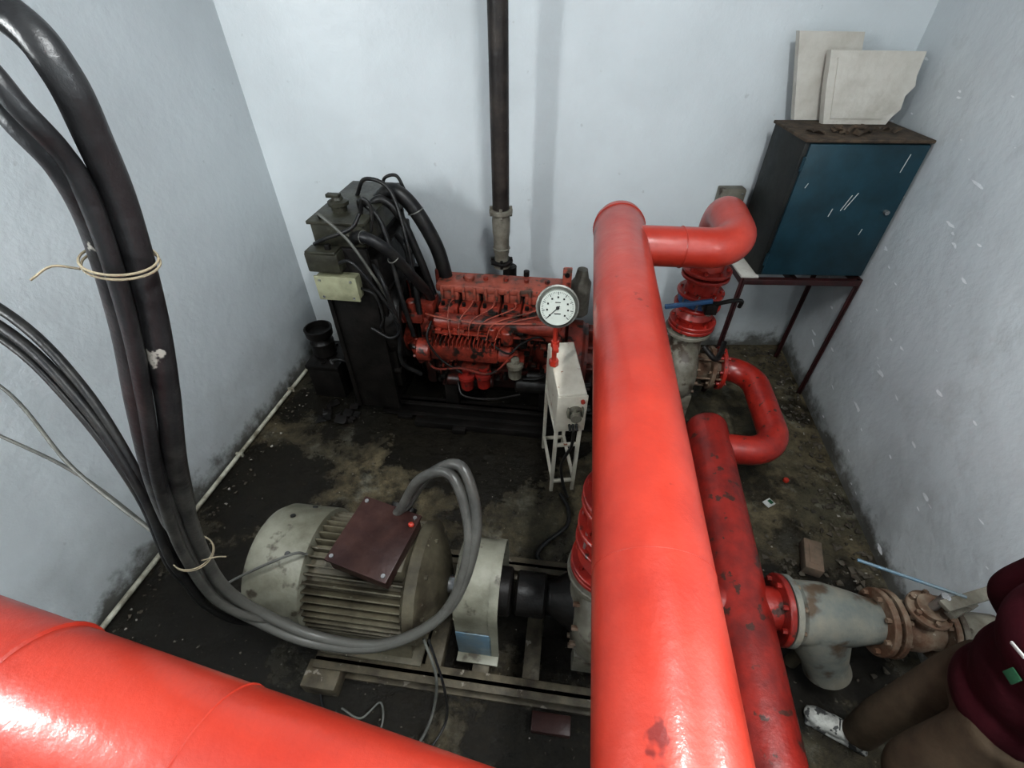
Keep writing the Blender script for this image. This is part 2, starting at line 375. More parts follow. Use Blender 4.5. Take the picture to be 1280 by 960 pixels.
# ------------------------------------------------------------------ engine (machine frame)
EO=(0,2.78,0)
b=B('diesel_engine',EO,AX)
b.bx(-.56,.38,-.16,.17,.36,.80,ENG,.02)
b.bx(-.52,.36,-.19,.19,.30,.48,ENG,.02)
b.hull([(x,y,z) for x in(-.5,.34) for y,z in((-.15,.32),(.15,.32),(-.11,.2),(.11,.2))],BLK,.01)
for i in range(6):
    x=-.42+i*.142
    b.bx(x-.066,x+.066,-.13,.15,.80,.93,ENG,.012)
    b.bx(x-.06,x+.06,-.03,.16,.92,1.0,ENGL,.016)
    b.cyl((x-.03,.06,1.0),(x-.03,.06,1.02),.012,STEEL,seg=6)
    b.cyl((x,-.165,.55),(x,-.155,.72),.032,ENG,seg=12)
    b.cyl((x+.03,-.07,.92),(x+.03,-.09,.97),.011,ENG,seg=8)
    b.cyl((x-.035,-.10,.93),(x-.035,-.10,.955),.014,BLK,seg=6)
    b.tube(catmull([(x+.03,-.09,.97),(x+.02,-.15,.96),(x*.55-.16,-.25,.91),(x*.42-.2,-.28,.79)],5),.0045,ENGL,6)
b.bx(-.52,.38,-.035,.165,.985,1.045,ENGL,.02)
for i in range(12):
    b.bx(-.485+i*.075,-.465+i*.075,-.045,.17,.94,1.035,ENGL,.004)
for i in range(7): b.cyl((-.47+i*.14,.07,1.03),(-.47+i*.14,.07,1.065),.017,ENG,seg=8)
b.cyl((-.3,.06,1.03),(-.3,.06,1.075),.035,ENGL,bev=.006)
b.cyl((-.50,-.19,.86),(.34,-.19,.86),.055,ENG,seg=16,bev=.01)
for i in range(6):
    x=-.42+i*.142; b.cyl((x,-.10,.87),(x,-.20,.86),.04,ENG,seg=12); b.box((x,-.135,.87),(.09,.016,.09),ENG)
b.bx(-.5,.32,-.26,-.15,.80,.812,ENG,.003)
b.cyl((-.48,.22,.88),(.34,.22,.88),.05,ENG,seg=16,bev=.01)
b.tube(fillet([(-.06,.22,.88),(-.06,.335,.9),(-.06,.335,1.02)],.05,6),.05,BLK)
b.bx(-.52,-.06,-.31,-.20,.62,.74,ENG,.01)
for i in range(16): b.bx(-.50+i*.028,-.492+i*.028,-.32,-.2,.73,.785,ENG,.002)
b.cyl((-.62,-.255,.66),(-.52,-.255,.66),.085,ENG,bev=.01); b.bolts((-.62,-.255,.66),(-1,0,0),.065,6,ENG)
b.cyl((-.06,-.255,.67),(.03,-.255,.67),.06,ENG,bev=.01)
for x,y,z,m_ in ((.06,-.30,.60,GRY),(-.16,-.31,.50,REDD),(-.28,-.31,.47,REDD)):
    b.lathe((x,y,z-.09),(0,0,1),[(0,.02),(.01,.045),(.09,.05),(.10,.058),(.125,.058),(.13,.03),(.16,.028)],m_,20)
b.bx(.0,.12,-.29,-.18,.60,.66,ENG,.01)
b.bx(-.32,-.12,-.30,-.18,.49,.56,ENG,.01)
b.cyl((.0,-.25,.76),(.0,-.25,.86),.042,ENG,bev=.008); b.cyl((-.10,-.24,.77),(-.10,-.24,.87),.034,ENG,bev=.006)
b.cyl((.06,-.26,.42),(.36,-.26,.42),.062,BLK,bev=.01); b.cyl((.14,-.26,.50),(.30,-.26,.50),.032,BLK)
b.cyl((-.44,-.24,.40),(-.10,-.24,.40),.045,ENG,bev=.01)
b.bx(-.62,-.54,-.18,.18,.28,.86,ENG,.03)
b.bx(-.64,-.52,-.12,.06,.80,.94,ENG,.03)
b.lathe((-.68,0,.40),(1,0,0),[(0,.10),(.015,.10),(.02,.085),(.03,.085),(.035,.10),(.05,.10)],BLK,32)
b.lathe((-.69,0,.76),(1,0,0),[(0,.07),(.015,.07),(.02,.055),(.03,.055),(.035,.07),(.05,.07)],BLK,28)
b.tube([(-.665,.098,.42),(-.665,.068,.76),(-.665,0,.83),(-.665,-.068,.76),(-.665,-.098,.42),(-.665,0,.305),(-.665,.098,.42)],.008,RUB,6)
for k in range(6):
    a=k*math.pi/3; b.M=Matrix.Translation((-.72,0,.76))@Matrix.Rotation(a,4,'X'); b.box((0,0,.15),(.012,.09,.22),ENG,rot=(0,0,28),bev=.003); b.M=Matrix()
b.cyl((-.74,0,.76),(-.64,0,.76),.035,ENG)
b.lathe((.38,0,.50),(1,0,0),[(0,.24),(.02,.27),(.12,.27),(.14,.25),(.16,.25)],ENG,40); b.bolts((.52,0,.5),(1,0,0),.24,12,ENG)
for k in range(10):
    a=k*math.pi/5; b.M=Matrix.Translation((.56,0,.5))@Matrix.Rotation(a,4,'X'); b.box((0,0,.19),(.07,.015,.10),ENG); b.M=Matrix()
b.cyl((.5,0,.5),(.6,0,.5),.15,ENG)
b.bx(.33,.39,.06,.10,.95,1.16,ENGL,.006)
b.cyl((.36,.05,1.12),(.36,.11,1.12),.016,BLK,seg=12)
b.bx(-.54,-.49,.06,.10,.95,1.10,ENG,.006)
b.lathe((.46,.20,.74),(0,0,1),[(0,.05),(.02,.07),(.26,.07),(.29,.05),(.36,.035)],FLEX,24)
b.cyl((.08,.16,1.045),(.08,.16,1.08),.02,BLK)
b.tube(catmull([(-.6,-.2,.60),(-.5,-.33,.56),(-.3,-.36,.60),(-.1,-.34,.56),(.06,-.30,.72)],8),.008,ENG,8)
b.tube(catmull([(-.56,-.18,.9),(-.45,-.24,.92),(-.2,-.25,.90),(.1,-.25,.92),(.3,-.2,.9)],8),.007,ENGL,8)
b.tube(catmull([(.30,-.2,.8),(.33,-.3,.7),(.25,-.32,.55),(.12,-.3,.50)],8),.010,BLK,8)
b.tube(catmull([(-.35,-.3,.42),(-.3,-.36,.35),(-.1,-.36,.34),(.1,-.33,.38)],8),.008,BLK,8)
b.tube(catmull([(-.1,-.3,.78),(.02,-.34,.74),(.1,-.3,.8),(.22,-.27,.84),(.3,-.22,.7)],8),.007,BLK,8)
b.tube(catmull([(-.5,-.26,.9),(-.52,-.33,.8),(-.44,-.35,.66),(-.3,-.35,.55)],8),.008,BLK,8)
b.bx(-.70,-.58,-.20,-.10,.82,.90,ENG,.02); b.cyl((-.66,-.15,.88),(-.66,-.15,.98),.035,ENG,bev=.008); b.cyl((-.60,-.26,.56),(-.66,-.26,.72),.03,ENG)
for k in range(80):
    x=random.uniform(-.54,.32); z=random.uniform(.36,.84); w=random.uniform(.012,.05)
    b.box((x,-.20-random.uniform(0,.06),z),(w,.05,random.uniform(.012,.05)),random.choice([ENG,ENG,ENGL,BLK,BLK]),bev=.006)
    b.lathe((x+.03,-.2,z-.03),(0,-1,0),[(0,.010),(.045,.010)],ENG,6)
b.done()

b=B('engine_skid',EO,AX)
for y in (-.25,.25):
    b.bx(-.98,1.42,y-.045,y+.045,.145,.16,BLK); b.bx(-.98,1.42,y-.045,y+.045,.03,.045,BLK); b.bx(-.98,1.42,y-.012,y+.012,.03,.16,BLK,.002)
    for x in (-.8,0,1.0): b.bx(x-.06,x+.06,y-.06,y+.06,0,.032,BLK)
for x in (-.9,-.45,.3,.75,1.2): b.bx(x-.04,x+.04,-.25,.25,.04,.15,BLK)
for x in (-.42,.28):
    for y in (-.2,.2): b.bx(x-.05,x+.05,y-.05,y+.05,.155,.34,BLK)
b.bx(-.7,.45,-.38,-.31,.0,.06,BLK); b.bx(-.4,-.3,-.42,-.3,.0,.05,BLK)
b.done()

# ------------------------------------------------------------------ radiator
b=B('radiator',EO,AX)
b.bx(-1.08,-.84,-.31,.32,.16,1.40,BLK,.01)
b.bx(-1.12,-.80,-.33,.35,1.40,1.56,RADM,.02)
b.bx(-1.13,-.79,-.34,.36,1.545,1.565,RADM,.004)
b.bx(-1.10,-.82,-.32,.34,.16,.30,BLK,.015)
for y in (-.34,.34):
    b.bx(-1.12,-.80,y-.015,y+.015,.16,1.42,BLK,.004)
    b.bx(-1.12,-1.09,y-.03,y+.03,.16,1.42,BLK,.004)
b.lathe((-.86,0,.80),(1,0,0),[(0,.33),(.06,.345),(.16,.33),(.17,.31),(.03,.29)],BLK,40)
b.bx(-.86,-.76,-.31,.33,.34,1.34,BLK,.012)
for z in (.5,.8,1.1): b.bx(-.8,-.745,-.33,.35,z-.012,z+.012,BLK,.003)
b.lathe((-1.0,-.16,1.565),(0,0,1),[(0,.045),(.03,.045),(.035,.06),(.055,.06),(.065,.035),(.08,.03)],RADM,20)
b.bx(-1.06,-.98,-.18,-.14,1.64,1.66,RADM,.003)
b.bx(-1.14,-.94,-.44,-.345,1.30,1.42,RADM,.012)
b.bx(-1.13,-.95,-.44,-.345,1.41,1.43,RADM,.004)
b.bx(-1.02,-.99,-.41,-.38,1.42,1.46,BLK)
b.tube(catmull([(-.90,-.30,1.44),(-.80,-.36,1.50),(-.68,-.34,1.42),(-.60,-.22,1.20),(-.56,-.08,1.0),(-.56,-.03,.92)],8),.033,RUB,14)
b.tube(catmull([(-.88,.12,1.52),(-.76,.10,1.60),(-.64,.10,1.50),(-.52,.10,1.25),(-.47,.10,1.0),(-.47,.18,.9)],8),.048,RUB,16)
b.tube(catmull([(-.88,-.02,1.54),(-.80,0,1.58),(-.70,0,1.48),(-.6,-.02,1.2),(-.55,.0,.95)],8),.026,RUB,12)
b.tube(catmull([(-.96,-.42,1.36),(-.84,-.46,1.38),(-.70,-.44,1.12),(-.66,-.40,.92),(-.74,-.40,.84),(-.86,-.39,.9)],8),.010,RUB,10)
b.tube(catmull([(-1.06,-.3,1.57),(-1.0,-.40,1.63),(-.86,-.42,1.50),(-.76,-.42,1.30),(-.72,-.36,1.1)],8),.009,CAB2,10)
b.tube(catmull([(-.86,-.2,1.56),(-.82,-.22,1.66),(-.78,-.22,1.60),(-.80,-.24,1.48)],8),.012,RUB,10)
b.tube(catmull([(-.86,.2,1.56),(-.84,.2,1.64),(-.76,.2,1.66),(-.72,.2,1.58)],8),.010,RUB,10)
b.tube(catmull([(-.9,-.1,1.56),(-.86,-.16,1.62),(-.74,-.2,1.50),(-.66,-.3,1.1),(-.62,-.3,.8)],8),.016,RUB,10)
b.tube(catmull([(-1.0,.1,1.56),(-.9,.05,1.68),(-.74,.02,1.62),(-.64,-.1,1.3),(-.62,-.16,.9)],8),.012,RUB,10)
b.tube(catmull([(-1.1,-.36,1.44),(-1.0,-.42,1.5),(-.84,-.4,1.56),(-.8,-.34,1.62)],8),.011,RUB,10)
b.tube(catmull([(-.8,-.3,1.3),(-.72,-.38,1.2),(-.68,-.38,.9),(-.72,-.34,.6),(-.62,-.28,.45)],8),.016,RUB,10)
b.tube(catmull([(-.74,.0,1.36),(-.66,-.08,1.3),(-.62,-.14,1.1),(-.6,-.18,.85)],8),.020,RUB,10)
for c_,h_ in (((-.80,-.355,1.495),(1,-.3,.0)),((-.66,-.315,1.36),(.4,.5,-1)),((-.63,.10,1.48),(.4,0,-1))): ring(b,c_,h_,.036 if c_[1]<0 else .05,.004,BEZ)
b.cyl((-.80,0,.3),(-.62,0,.42),.035,RUB)
b.bx(-1.12,-.87,-.42,-.345,1.12,1.27,BXB,.012); b.bx(-1.125,-.865,-.435,-.42,1.115,1.275,BXB,.006)
for x in (-1.09,-.90):
    for z in (1.14,1.25): b.cyl((x,-.44,z),(x,-.43,z),.008,STEEL,seg=8)
b.tube(catmull([(-.87,-.38,1.18),(-.78,-.40,1.15),(-.76,-.40,1.0),(-.80,-.38,.9)],8),.009,RUB,8)
b.done()
b=B('starter_battery',(-1.46,3.00,0),AX)
b.bx(-.13,.13,-.17,.17,.0,.30,BLK,.01); b.bx(-.135,.135,-.175,.175,.28,.32,BLK,.006)
for y in (-.12,.12): b.cyl((.07,y,.32),(.07,y,.35),.014,STEEL,seg=12)
for k in range(6): b.cyl((.0,-.13+k*.05,.32),(.0,-.13+k*.05,.332),.016,BLK,seg=12)
b.tube(catmull([(.07,-.12,.345),(.16,-.12,.36),(.26,-.1,.28),(.36,-.1,.25)],6),.012,RUB)
b.done()
b=B('oil_can',(-1.49,2.99,.334))
b.lathe((0,0,0),(0,0,1),[(0,.08),(.01,.09),(.12,.09),(.13,.078),(.16,.07),(.18,.10),(.24,.105),(.245,.09),(.20,.085)],BLK,24)
b.done()
b=B('oily_rags',(-1.30,2.60,0))
for k in range(16):
    c=V((random.uniform(-.2,.18),random.uniform(-.06,.16),.01)); s_=random.uniform(.025,.055)
    b.hull([c+V([random.uniform(-1,1)*s_,random.uniform(-1,1)*s_,random.uniform(-.15,.6)*s_]) for _ in range(14)],BLK)
b.done()

# ------------------------------------------------------------------ pumps
def pump(name,o,zc,x0,xv,suc,mt,mv):
    b=B(name,o,AX)
    b.cyl((x0,0,zc),(x0+.14,0,zc),.10,BLK,bev=.01)
    b.lathe((x0+.12,0,zc),(1,0,0),[(0,.055),(.04,.075),(.10,.075),(.13,.06),(xv-x0-.34,.065),(xv-x0-.28,.10),(xv-x0-.20,.15)],BLK,28)
    b.lathe((xv-.10,0,zc),(1,0,0),[(0,.17),(.03,.22),(.07,.245),(.14,.245),(.18,.22),(.20,.17),(.21,.10)],mv,44)
    b.bolts((xv+.08,0,zc),(1,0,0),.19,12,RST,.012,.03)
    b.bolts((xv-.08,0,zc),(-1,0,0),.19,12,RST,.012,.03)
    b.lathe((xv,.0,zc),(0,0,1),[(0,.14),(.22,.11),(.30,.095),(.33,.095)],mv,28)
    b.flange((xv,0,zc+.315),(0,0,1),.15,.026,mv)
    b.lathe((xv+.08,0,zc),(1,0,0),[(0,.15),(.06,.10),(suc-.06,.09),(suc,.09)],mt,28)
    b.flange((xv+.08+suc-.06,0,zc),(1,0,0),.155,.028,RST)
    b.bx(xv-.08,xv+.10,-.2,-.12,.12,zc-.12,mv); b.bx(xv-.08,xv+.10,.12,.2,.12,zc-.12,mv)
    b.bx(x0+.14,x0+.24,-.07,.07,.12,zc-.05,BLK)
    return b
b=pump('fire_pump',EO,.5,.60,1.195,.20,RST,GRY)
for k in range(6):
    a=k*math.pi/3; b.cyl((1.30,math.cos(a)*.13,.5+math.sin(a)*.13),(1.50,math.cos(a)*.13,.5+math.sin(a)*.13),.008,RST,seg=8)
b.tube(catmull([(1.28,-.15,.78),(1.36,-.2,.72),(1.42,-.1,.70),(1.46,.0,.72)],6),.018,BLK)
b.done()
MO=(0,1.02,0)
pump('jockey_pump',MO,.42,.02,.385,.28,REDD,GRY).done()

# ------------------------------------------------------------------ electric motor
b=B('electric_motor',MO,AX); zc=.42
b.lathe((-1.20,0,zc),(1,0,0),[(0,.14),(.0,.20),(.03,.265),(.07,.285),(.30,.287),(.305,.275)],BEI,56)
b.lathe((-1.205,0,zc),(1,0,0),[(0,.13),(.02,.13)],BLK,32)
for r_ in (.05,.09,.13): ring(b,(-1.21,0,zc),(1,0,0),r_,.004,BEI)
b.cyl((-.90,0,zc),(-.44,0,zc),.225,FIN,seg=48)
for k in range(44):
    a=2*math.pi*k/44
    b.M=Matrix.Translation((-.675,0,zc))@Matrix.Rotation(a,4,'X')
    b.box((0,0,.245),(.45,.008,.05),FIN,bev=.002)
b.M=Matrix()
b.lathe((-.46,0,zc),(1,0,0),[(0,.25),(.02,.275),(.07,.275),(.10,.22),(.14,.14),(.16,.08)],FIN,48)
b.bolts((-.375,0,zc),(1,0,0),.23,8,FIN)
b.cyl((-.34,0,zc),(-.18,0,zc),.04,STEEL)
for y in (-.2,.2):
    b.hull([(-.85,y-.06,.12),(-.45,y-.06,.12),(-.85,y+.06,.12),(-.45,y+.06,.12),(-.85,y*.8-.03,.30),(-.45,y*.8-.03,.30),(-.85,y*.8+.04,.30),(-.45,y*.8+.04,.30)],FIN)
    b.bx(-.9,-.4,y-.08,y+.08,.12,.14,FIN)
for x,a in ((-1.05,20),(-.98,-18),(-1.0,42)): 
    a=R(a); b.cyl((x,math.sin(a)*.28,zc+math.cos(a)*.28),(x,math.sin(a)*.292,zc+math.cos(a)*.292),.012,INK,seg=12)
b.bx(-.70,-.45,-.12,.12,.62,.72,FIN,.01)
b.M=Matrix.Translation((-.585,-.02,.76))@Euler((R(4),R(3),R(-12))).to_matrix().to_4x4()
b.box((0,0,0),(.27,.30,.09),BRN,bev=.01); b.box((0,0,.045),(.285,.315,.014),BRN,bev=.004)
for sx in (-1,1):
    for sy in (-1,1): b.cyl((sx*.12,sy*.135,.05),(sx*.12,sy*.135,.06),.009,STEEL,seg=8)
b.ell((.12,.10,.058),(.014,.012,.012),RED)
for x in (-.03,.04): b.cyl((x+.03,.14,.0),(x+.03,.19,.02),.026,BLK)
b.M=Matrix()
b.done()
b=B('coupling_guard',MO,AX)
for x0,x1,rr in ((-.235,-.075,.185),(-.08,-.04,.19)):
    vs=[];fs=[];pr=[(-rr,.13),(-rr,.3)]+[(-rr*math.cos(t*math.pi/14),.50+rr*math.sin(t*math.pi/14)) for t in range(0,15)]+[(rr,.3),(rr,.13)]
    n=len(pr)
    for x in (x0,x1):
        for q,(y,z) in enumerate(pr): vs.append((x,y,z))
    for x in (x0,x1):
        for q,(y,z) in enumerate(pr): vs.append((x,y*.965,z-.006))
    for i in range(n-1):
        fs+=[(i,i+1,n+i+1,n+i),(2*n+i,2*n+i+1,3*n+i+1,3*n+i),(i,i+1,2*n+i+1,2*n+i),(n+i,n+i+1,3*n+i+1,3*n+i)]
    fs+=[(0,n,3*n,2*n),(n-1,2*n-1,4*n-1,3*n-1)]
    b.raw(vs,fs,BEI)
b.bx(-.236,-.072,-.190,-.183,.13,.36,BLUG,.002)
b.bx(-.24,-.04,-.23,-.17,.12,.13,BEI); b.bx(-.24,-.04,.17,.23,.12,.13,BEI)
b.cyl((-.19,0,.42),(.0,0,.42),.11,BLK,bev=.01)
b.done()
b=B('motor_base_frame',MO,AX)
for y in (-.30,.30):
    b.bx(-.92,.72,y-.04,y+.04,.105,.12,BASE,.003); b.bx(-.92,.72,y-.04,y+.04,.0,.015,BASE,.003); b.bx(-.92,.72,y-.01,y+.01,.0,.12,BASE,.002)
for x in (-.88,-.35,-.12,.12,.6): b.bx(x-.04,x+.04,-.3,.3,.02,.112,BASE,.004)
b.bx(-.95,-.78,-.42,-.30,.0,.10,BASE,.008)
b.bx(.14,.32,-.44,-.36,.0,.045,BRN,.006)
b.done()

# ------------------------------------------------------------------ exhaust
b=B('exhaust_pipe')
ex,ey=-.074,3.12
b.cyl((ex,ey,1.42),(ex,ey,H),.056,EXH,seg=28)
b.flange((ex,ey,1.42),(0,0,1),.078,.03,FLEX,4)
b.lathe((ex,ey,1.02),(0,0,1),[(0,.06),(.03,.06),(.04,.048),(.10,.05),(.11,.054),(.22,.054),(.26,.06),(.34,.062),(.4,.056)],FLEX,28)
ring(b,(ex,ey,1.16),(0,0,1),.055,.006,FLEX)
b.flange((ex,ey,1.06),(0,0,1),.08,.02,BLK,4)
b.done()

# ------------------------------------------------------------------ control panel on stand
b=B('control_panel_box',(.31,2.1,0),R(5))
b.hull([(-.075,-.21,.60),(.085,-.21,.60),(-.075,.21,.66),(.085,.21,.66),(-.075,-.21,.88),(.085,-.21,.88),(-.075,.21,.93),(.085,.21,.93)],WHT,.006)
b.box((.005,-.218,.74),(.17,.014,.27),WHT)
b.lathe((.02,-.225,.76),(0,-1,0),[(0,.045),(.02,.045),(.025,.032),(.06,.03)],GRY,20)
for k in range(3): b.cyl((.0+.02*k,-.22,.66),(.0+.02*k,-.26,.64),.008,BLK,seg=8)
for k in range(5):
    b.box((-.02+.02*k,-.25,.78-.02*(k%2)),(.010,.03,.06),BEI)
b.cyl((.06,-.225,.84),(.06,-.24,.84),.012,RED,seg=12)
b.cyl((.09,-.1,.84),(.125,-.1,.84),.014,BLK); b.cyl((.09,0,.72),(.12,0,.72),.03,GRY); b.cyl((.09,-.15,.7),(.13,-.15,.7),.022,BLK)
for x in (-.065,.075):
    for y in (-.19,.19): b.box((x,y,.33),(.022,.022,.66),WHT,bev=.002)
    b.box((x,0,.12),(.02,.38,.02),WHT,bev=.002); b.box((x,0,.56),(.02,.38,.02),WHT,bev=.002)
for y in (-.19,.19): b.box((.005,y,.10),(.14,.02,.02),WHT,bev=.002); b.box((.005,y,.45),(.14,.02,.02),WHT,bev=.002)
b.tube(catmull([(.02,-.26,.64),(.02,-.25,.5),(-.02,-.22,.3),(.0,-.24,.12),(.03,-.27,.02)],8),.010,RUB)
b.done()
b=B('pressure_gauge',(0,0,0))
gp=V((.236,2.10,1.31))
b.cyl((.24,2.11,.925),(.238,2.13,1.26),.014,RED); b.cyl((.24,2.11,.915),(.24,2.11,.95),.028,RED,seg=6); b.cyl((.24,2.112,1.04),(.24,2.115,1.08),.024,RED,seg=6)
b.box((.24,2.08,1.06),(.03,.08,.02),RED)
nrm=(V((0,0,2.6))-gp).normalized()*.8+V((0,-.3,0)); nrm.normalize()
xx=nrm.cross(V((0,0,1))).normalized()*-1
zz=nrm.cross(xx)
if zz.z<0: zz=-zz
M=Matrix((( xx.x,zz.x,nrm.x,gp.x),(xx.y,zz.y,nrm.y,gp.y),(xx.z,zz.z,nrm.z,gp.z),(0,0,0,1)))
b.M=M
b.lathe((0,0,-.05),(0,0,1),[(0,.085),(.01,.10),(.05,.10),(.052,.112),(.068,.112),(.070,.104),(.060,.088)],BEZ,48)
b.lathe((0,0,.0),(0,0,1),[(0,.089),(.0610,.089)],DIAL,48)
for k in range(41):
    a=R(225-270*k/40); rr=.078 if k%5 else .074
    ca,sa=math.cos(a),math.sin(a)
    b.box((ca*rr,sa*rr,.0618),(.016 if k%5==0 else .008,.0018 if k%5 else .0034,.001),INK,rot=(0,0,math.degrees(a)),bev=0)
    if k%5==0: b.box((ca*.054,sa*.054,.0618),(.009,.009,.001),INK,bev=0)
b.box((0,-.03,.0618),(.034,.005,.001),INK,bev=0); b.box((0,.028,.0618),(.028,.004,.001),INK,bev=0)
b.box((-.02,-.02,.064),(.085,.004,.002),INK,rot=(0,0,45),bev=0); b.cyl((0,0,.06),(0,0,.067),.009,INK,seg=16)
b.M=Matrix(); b.done()

# ------------------------------------------------------------------ cabinet + stand + boards
cr=R(-2)
b=B('cabinet_stand',(2.0,3.14,0),cr)
x0,x1,y0,y1=-.40,.385,-.25,.24
for x in (x0,x1):
    for y in (y0,y1):
        b.bx(x-.02,x+.02,y-.003,y+.003,0,1.04,MAR,.001); b.bx(x-.003,x+.003,y-.02,y+.02,0,1.04,MAR,.001)
for y in (y0,y1): b.bx(x0,x1,y-.02,y+.02,1.0,1.04,MAR,.002)
for x in (x0,-.05,x1): b.bx(x-.02,x+.02,y0,y1,1.0,1.04,MAR,.002)
b.bx(x0-.02,x0+.10,y0,y1,1.04,1.055,FOAM,.003)
b.done()
b=B('electrical_cabinet',(2.035,3.14,1.056),cr)
b.bx(-.35,.35,-.23,.22,0,.84,CABS,.008)
b.bx(-.325,.345,-.25,-.228,.012,.828,CABT,.006)
b.bx(-.36,.36,-.25,.23,.835,.853,DIRT,.005)
b.cyl((.28,-.25,.45),(.28,-.275,.45),.014,STEEL,seg=12)
for z in (.12,.72): b.cyl((-.33,-.245,z-.04),(-.33,-.245,z+.04),.009,CABT,seg=10)
for x,z,l,a in ((.02,.50,.10,18),(.045,.51,.11,22),(.25,.73,.10,5),(-.26,.60,.03,20),(-.05,.44,.05,8),(.19,.32,.04,8)):
    b.box((x,-.2515,z),(.005,.0015,l),WCL,rot=(0,a,0),bev=0)
b.done()
b=B('foam_board',(1.78,3.36,1.912))
b.M=Euler((R(-4),0,0)).to_matrix().to_4x4()
b.prism([(.02,0),(.38,0),(.27,.45),(-.11,.455)],.045,FOAM); b.done(20)
b=B('foam_board',(1.92,3.25,1.912))
b.M=Euler((R(-7),0,R(-2))).to_matrix().to_4x4()
b.prism([(.01,0),(.39,.0),(.41,.04),(.445,.08),(.44,.15),(.475,.20),(.46,.25),(.46,.37),(-.08,.375),(-.04,.18)],.05,FOAM)
b.prism([(.04,.03),(.36,.03),(.40,.34),(-.03,.34)],-.006,FOAM); b.done(20)
b=B('debris_lump',(2.0,3.08,1.91))
for k in range(16):
    c=V((random.uniform(-.28,.3),random.uniform(-.1,.07),.008)); s_=random.uniform(.012,.035)
    b.hull([c+V([random.uniform(-1,1)*s_,random.uniform(-1,1)*s_,random.uniform(-.2,.8)*s_]) for _ in range(12)],DIRT)
b.tube(catmull([(-.06,-.08,.01),(-.02,-.05,.035),(.04,-.06,.03),(.10,-.04,.01)],5),.012,DIRT); b.done()
b=B('wall_junction_box',(1.60,3.50,1.30))
b.box((0,0,0),(.18,.09,.30),GRY,bev=.01); b.box((0,-.05,0),(.17,.012,.29),GRY)
for z in (-.12,.12): b.cyl((.06,-.056,z),(.06,-.062,z),.008,STEEL,seg=8)
b.done()

# ------------------------------------------------------------------ cables
spine=[(wx_l(1.0)+.03,1.0,3.05),(-1.7,.92,2.86),(-1.15,.85,2.71),(-.82,.80,2.61),(-.69,.765,2.535),(-.648,.75,2.475),(-.646,.755,2.40),(-.667,.762,2.29),(-.715,.76,2.10),(-.78,.75,1.905),(-.886,.745,1.625),(-1.01,.775,1.25),(-1.10,.82,.86),(-1.04,.83,.62),(-.84,.79,.46),(-.55,.77,.46),(-.27,.83,.66),(-.145,.95,1.0),(-.20,1.10,1.2),(-.34,1.15,1.12),(-.47,1.20,.86),(-.52,1.19,.79)]
b=B('power_cable_bundle')
offs=[(-.028,-.01,-.022),(.025,.01,.017),(.0,-.03,.0)]
for i,(ox,oy,oz) in enumerate(offs):
    pts=[]
    for j,p in enumerate(spine):
        k=1.25 if 2<j<6 else (1.0 if j<13 else .6)
        if j==0: k=0
        pts.append(V(p)+V((ox,oy,oz))*k+V((0 if j==0 else math.sin(j*1.3+i*2),math.cos(j*1.7+i),math.sin(j+i*3)))*.006)
    if i==2: pts=pts[:14]+[V((-.92,.92,.36)),V((-.95,.98,.30))]
    c=catmull(pts,9); b.tube(c,[.0245 if k<len(c)*.5 else .021 for k in range(len(c))] if i<2 else .015,CABM,14)
for cp,ax_,rx in (((-.685,.76,2.225),(-.25,0,-1),.055),((-1.02,.775,1.21),(-.28,.1,-1),.056)):
    for dz in (-.004,.004): ring(b,V(cp)+V((0,0,dz)),ax_,rx,.0022,TAN)
b.tube(catmull([(-.735,.73,2.225),(-.77,.72,2.235),(-.80,.70,2.22)],5),.0022,TAN,6)
b.tube(catmull([(-.98,.75,1.21),(-.91,.74,1.25),(-.87,.73,1.27)],5),.0022,TAN,6)
b.done(60)
b=B('control_cable_bundle')
for i,(o,r_) in enumerate((((0,0,0),.013),((.0,.03,.03),.013),((-.03,0,-.03),.010))):
    pts=[V(p)+V(o)*(1 if j<4 else .6) for j,p in enumerate([(-2.08,1.15,2.35),(-1.6,1.05,2.1),(-1.31,1.0,1.93),(-1.15,.91,1.74),(-1.05,.80,1.50),(-1.06,.74,1.24),(-1.10,.76,1.05),(-1.17,.80,.8),(-1.25,.9,.4),(-1.22,1.0,.13)])]
    b.tube(catmull(pts,8),r_,RUB,10)
for i,p in enumerate(((-1.75,1.2,1.56),(-1.75,1.09,1.42))):
    b.tube(catmull([V(p)+V((-.33,.05,.25)),p,(-1.4,.95,1.42-.04*i),(-1.1,.79,1.27),(-1.07,.77,1.2)],8),.006,CAB2,8)
b.done(60)
b=B('loose_wire')
b.tube(catmull([(-1.38,1.3,.01),(-1.33,1.0,.35),(-1.24,.95,.62),(-.95,1.02,.75),(-.88,1.04,.725)],8),.006,CAB2,8)
b.tube(catmull([(-.80,.66,.01),(-.7,.62,.012),(-.62,.68,.02),(-.60,.58,.012),(-.7,.5,.012)],8),.005,CAB2,8)
b.tube(catmull([(-.38,.80,.45),(-.33,.70,.3),(-.36,.62,.08),(-.42,.52,.012),(-.5,.46,.012),(-.36,.42,.012)],8),.007,CAB2,8)
b.tube(catmull([(-.36,.80,.45),(-.30,.68,.25),(-.30,.6,.05),(-.38,.48,.012)],8),.006,RUB,8)
b.tube(catmull([(-.95,.78,.012),(-.85,.6,.012),(-.78,.55,.02),(-.70,.58,.012),(-.64,.5,.012),(-.5,.55,.012)],8),.005,RUB,8)
b.done(60)
b=B('floor_hose')
b.tube(catmull([(.32,1.86,.02),(.36,1.75,.02),(.34,1.62,.02),(.2,1.5,.02),(.15,1.42,.02),(.2,1.36,.02)],8),.014,RUB,10); b.done(60)
b=B('floor_conduit')
b.tube([(wx_l(y)+.035,y,.022) for y in (3.25,2.4,1.6,.8,0,-.8)],.015,PVC,12)
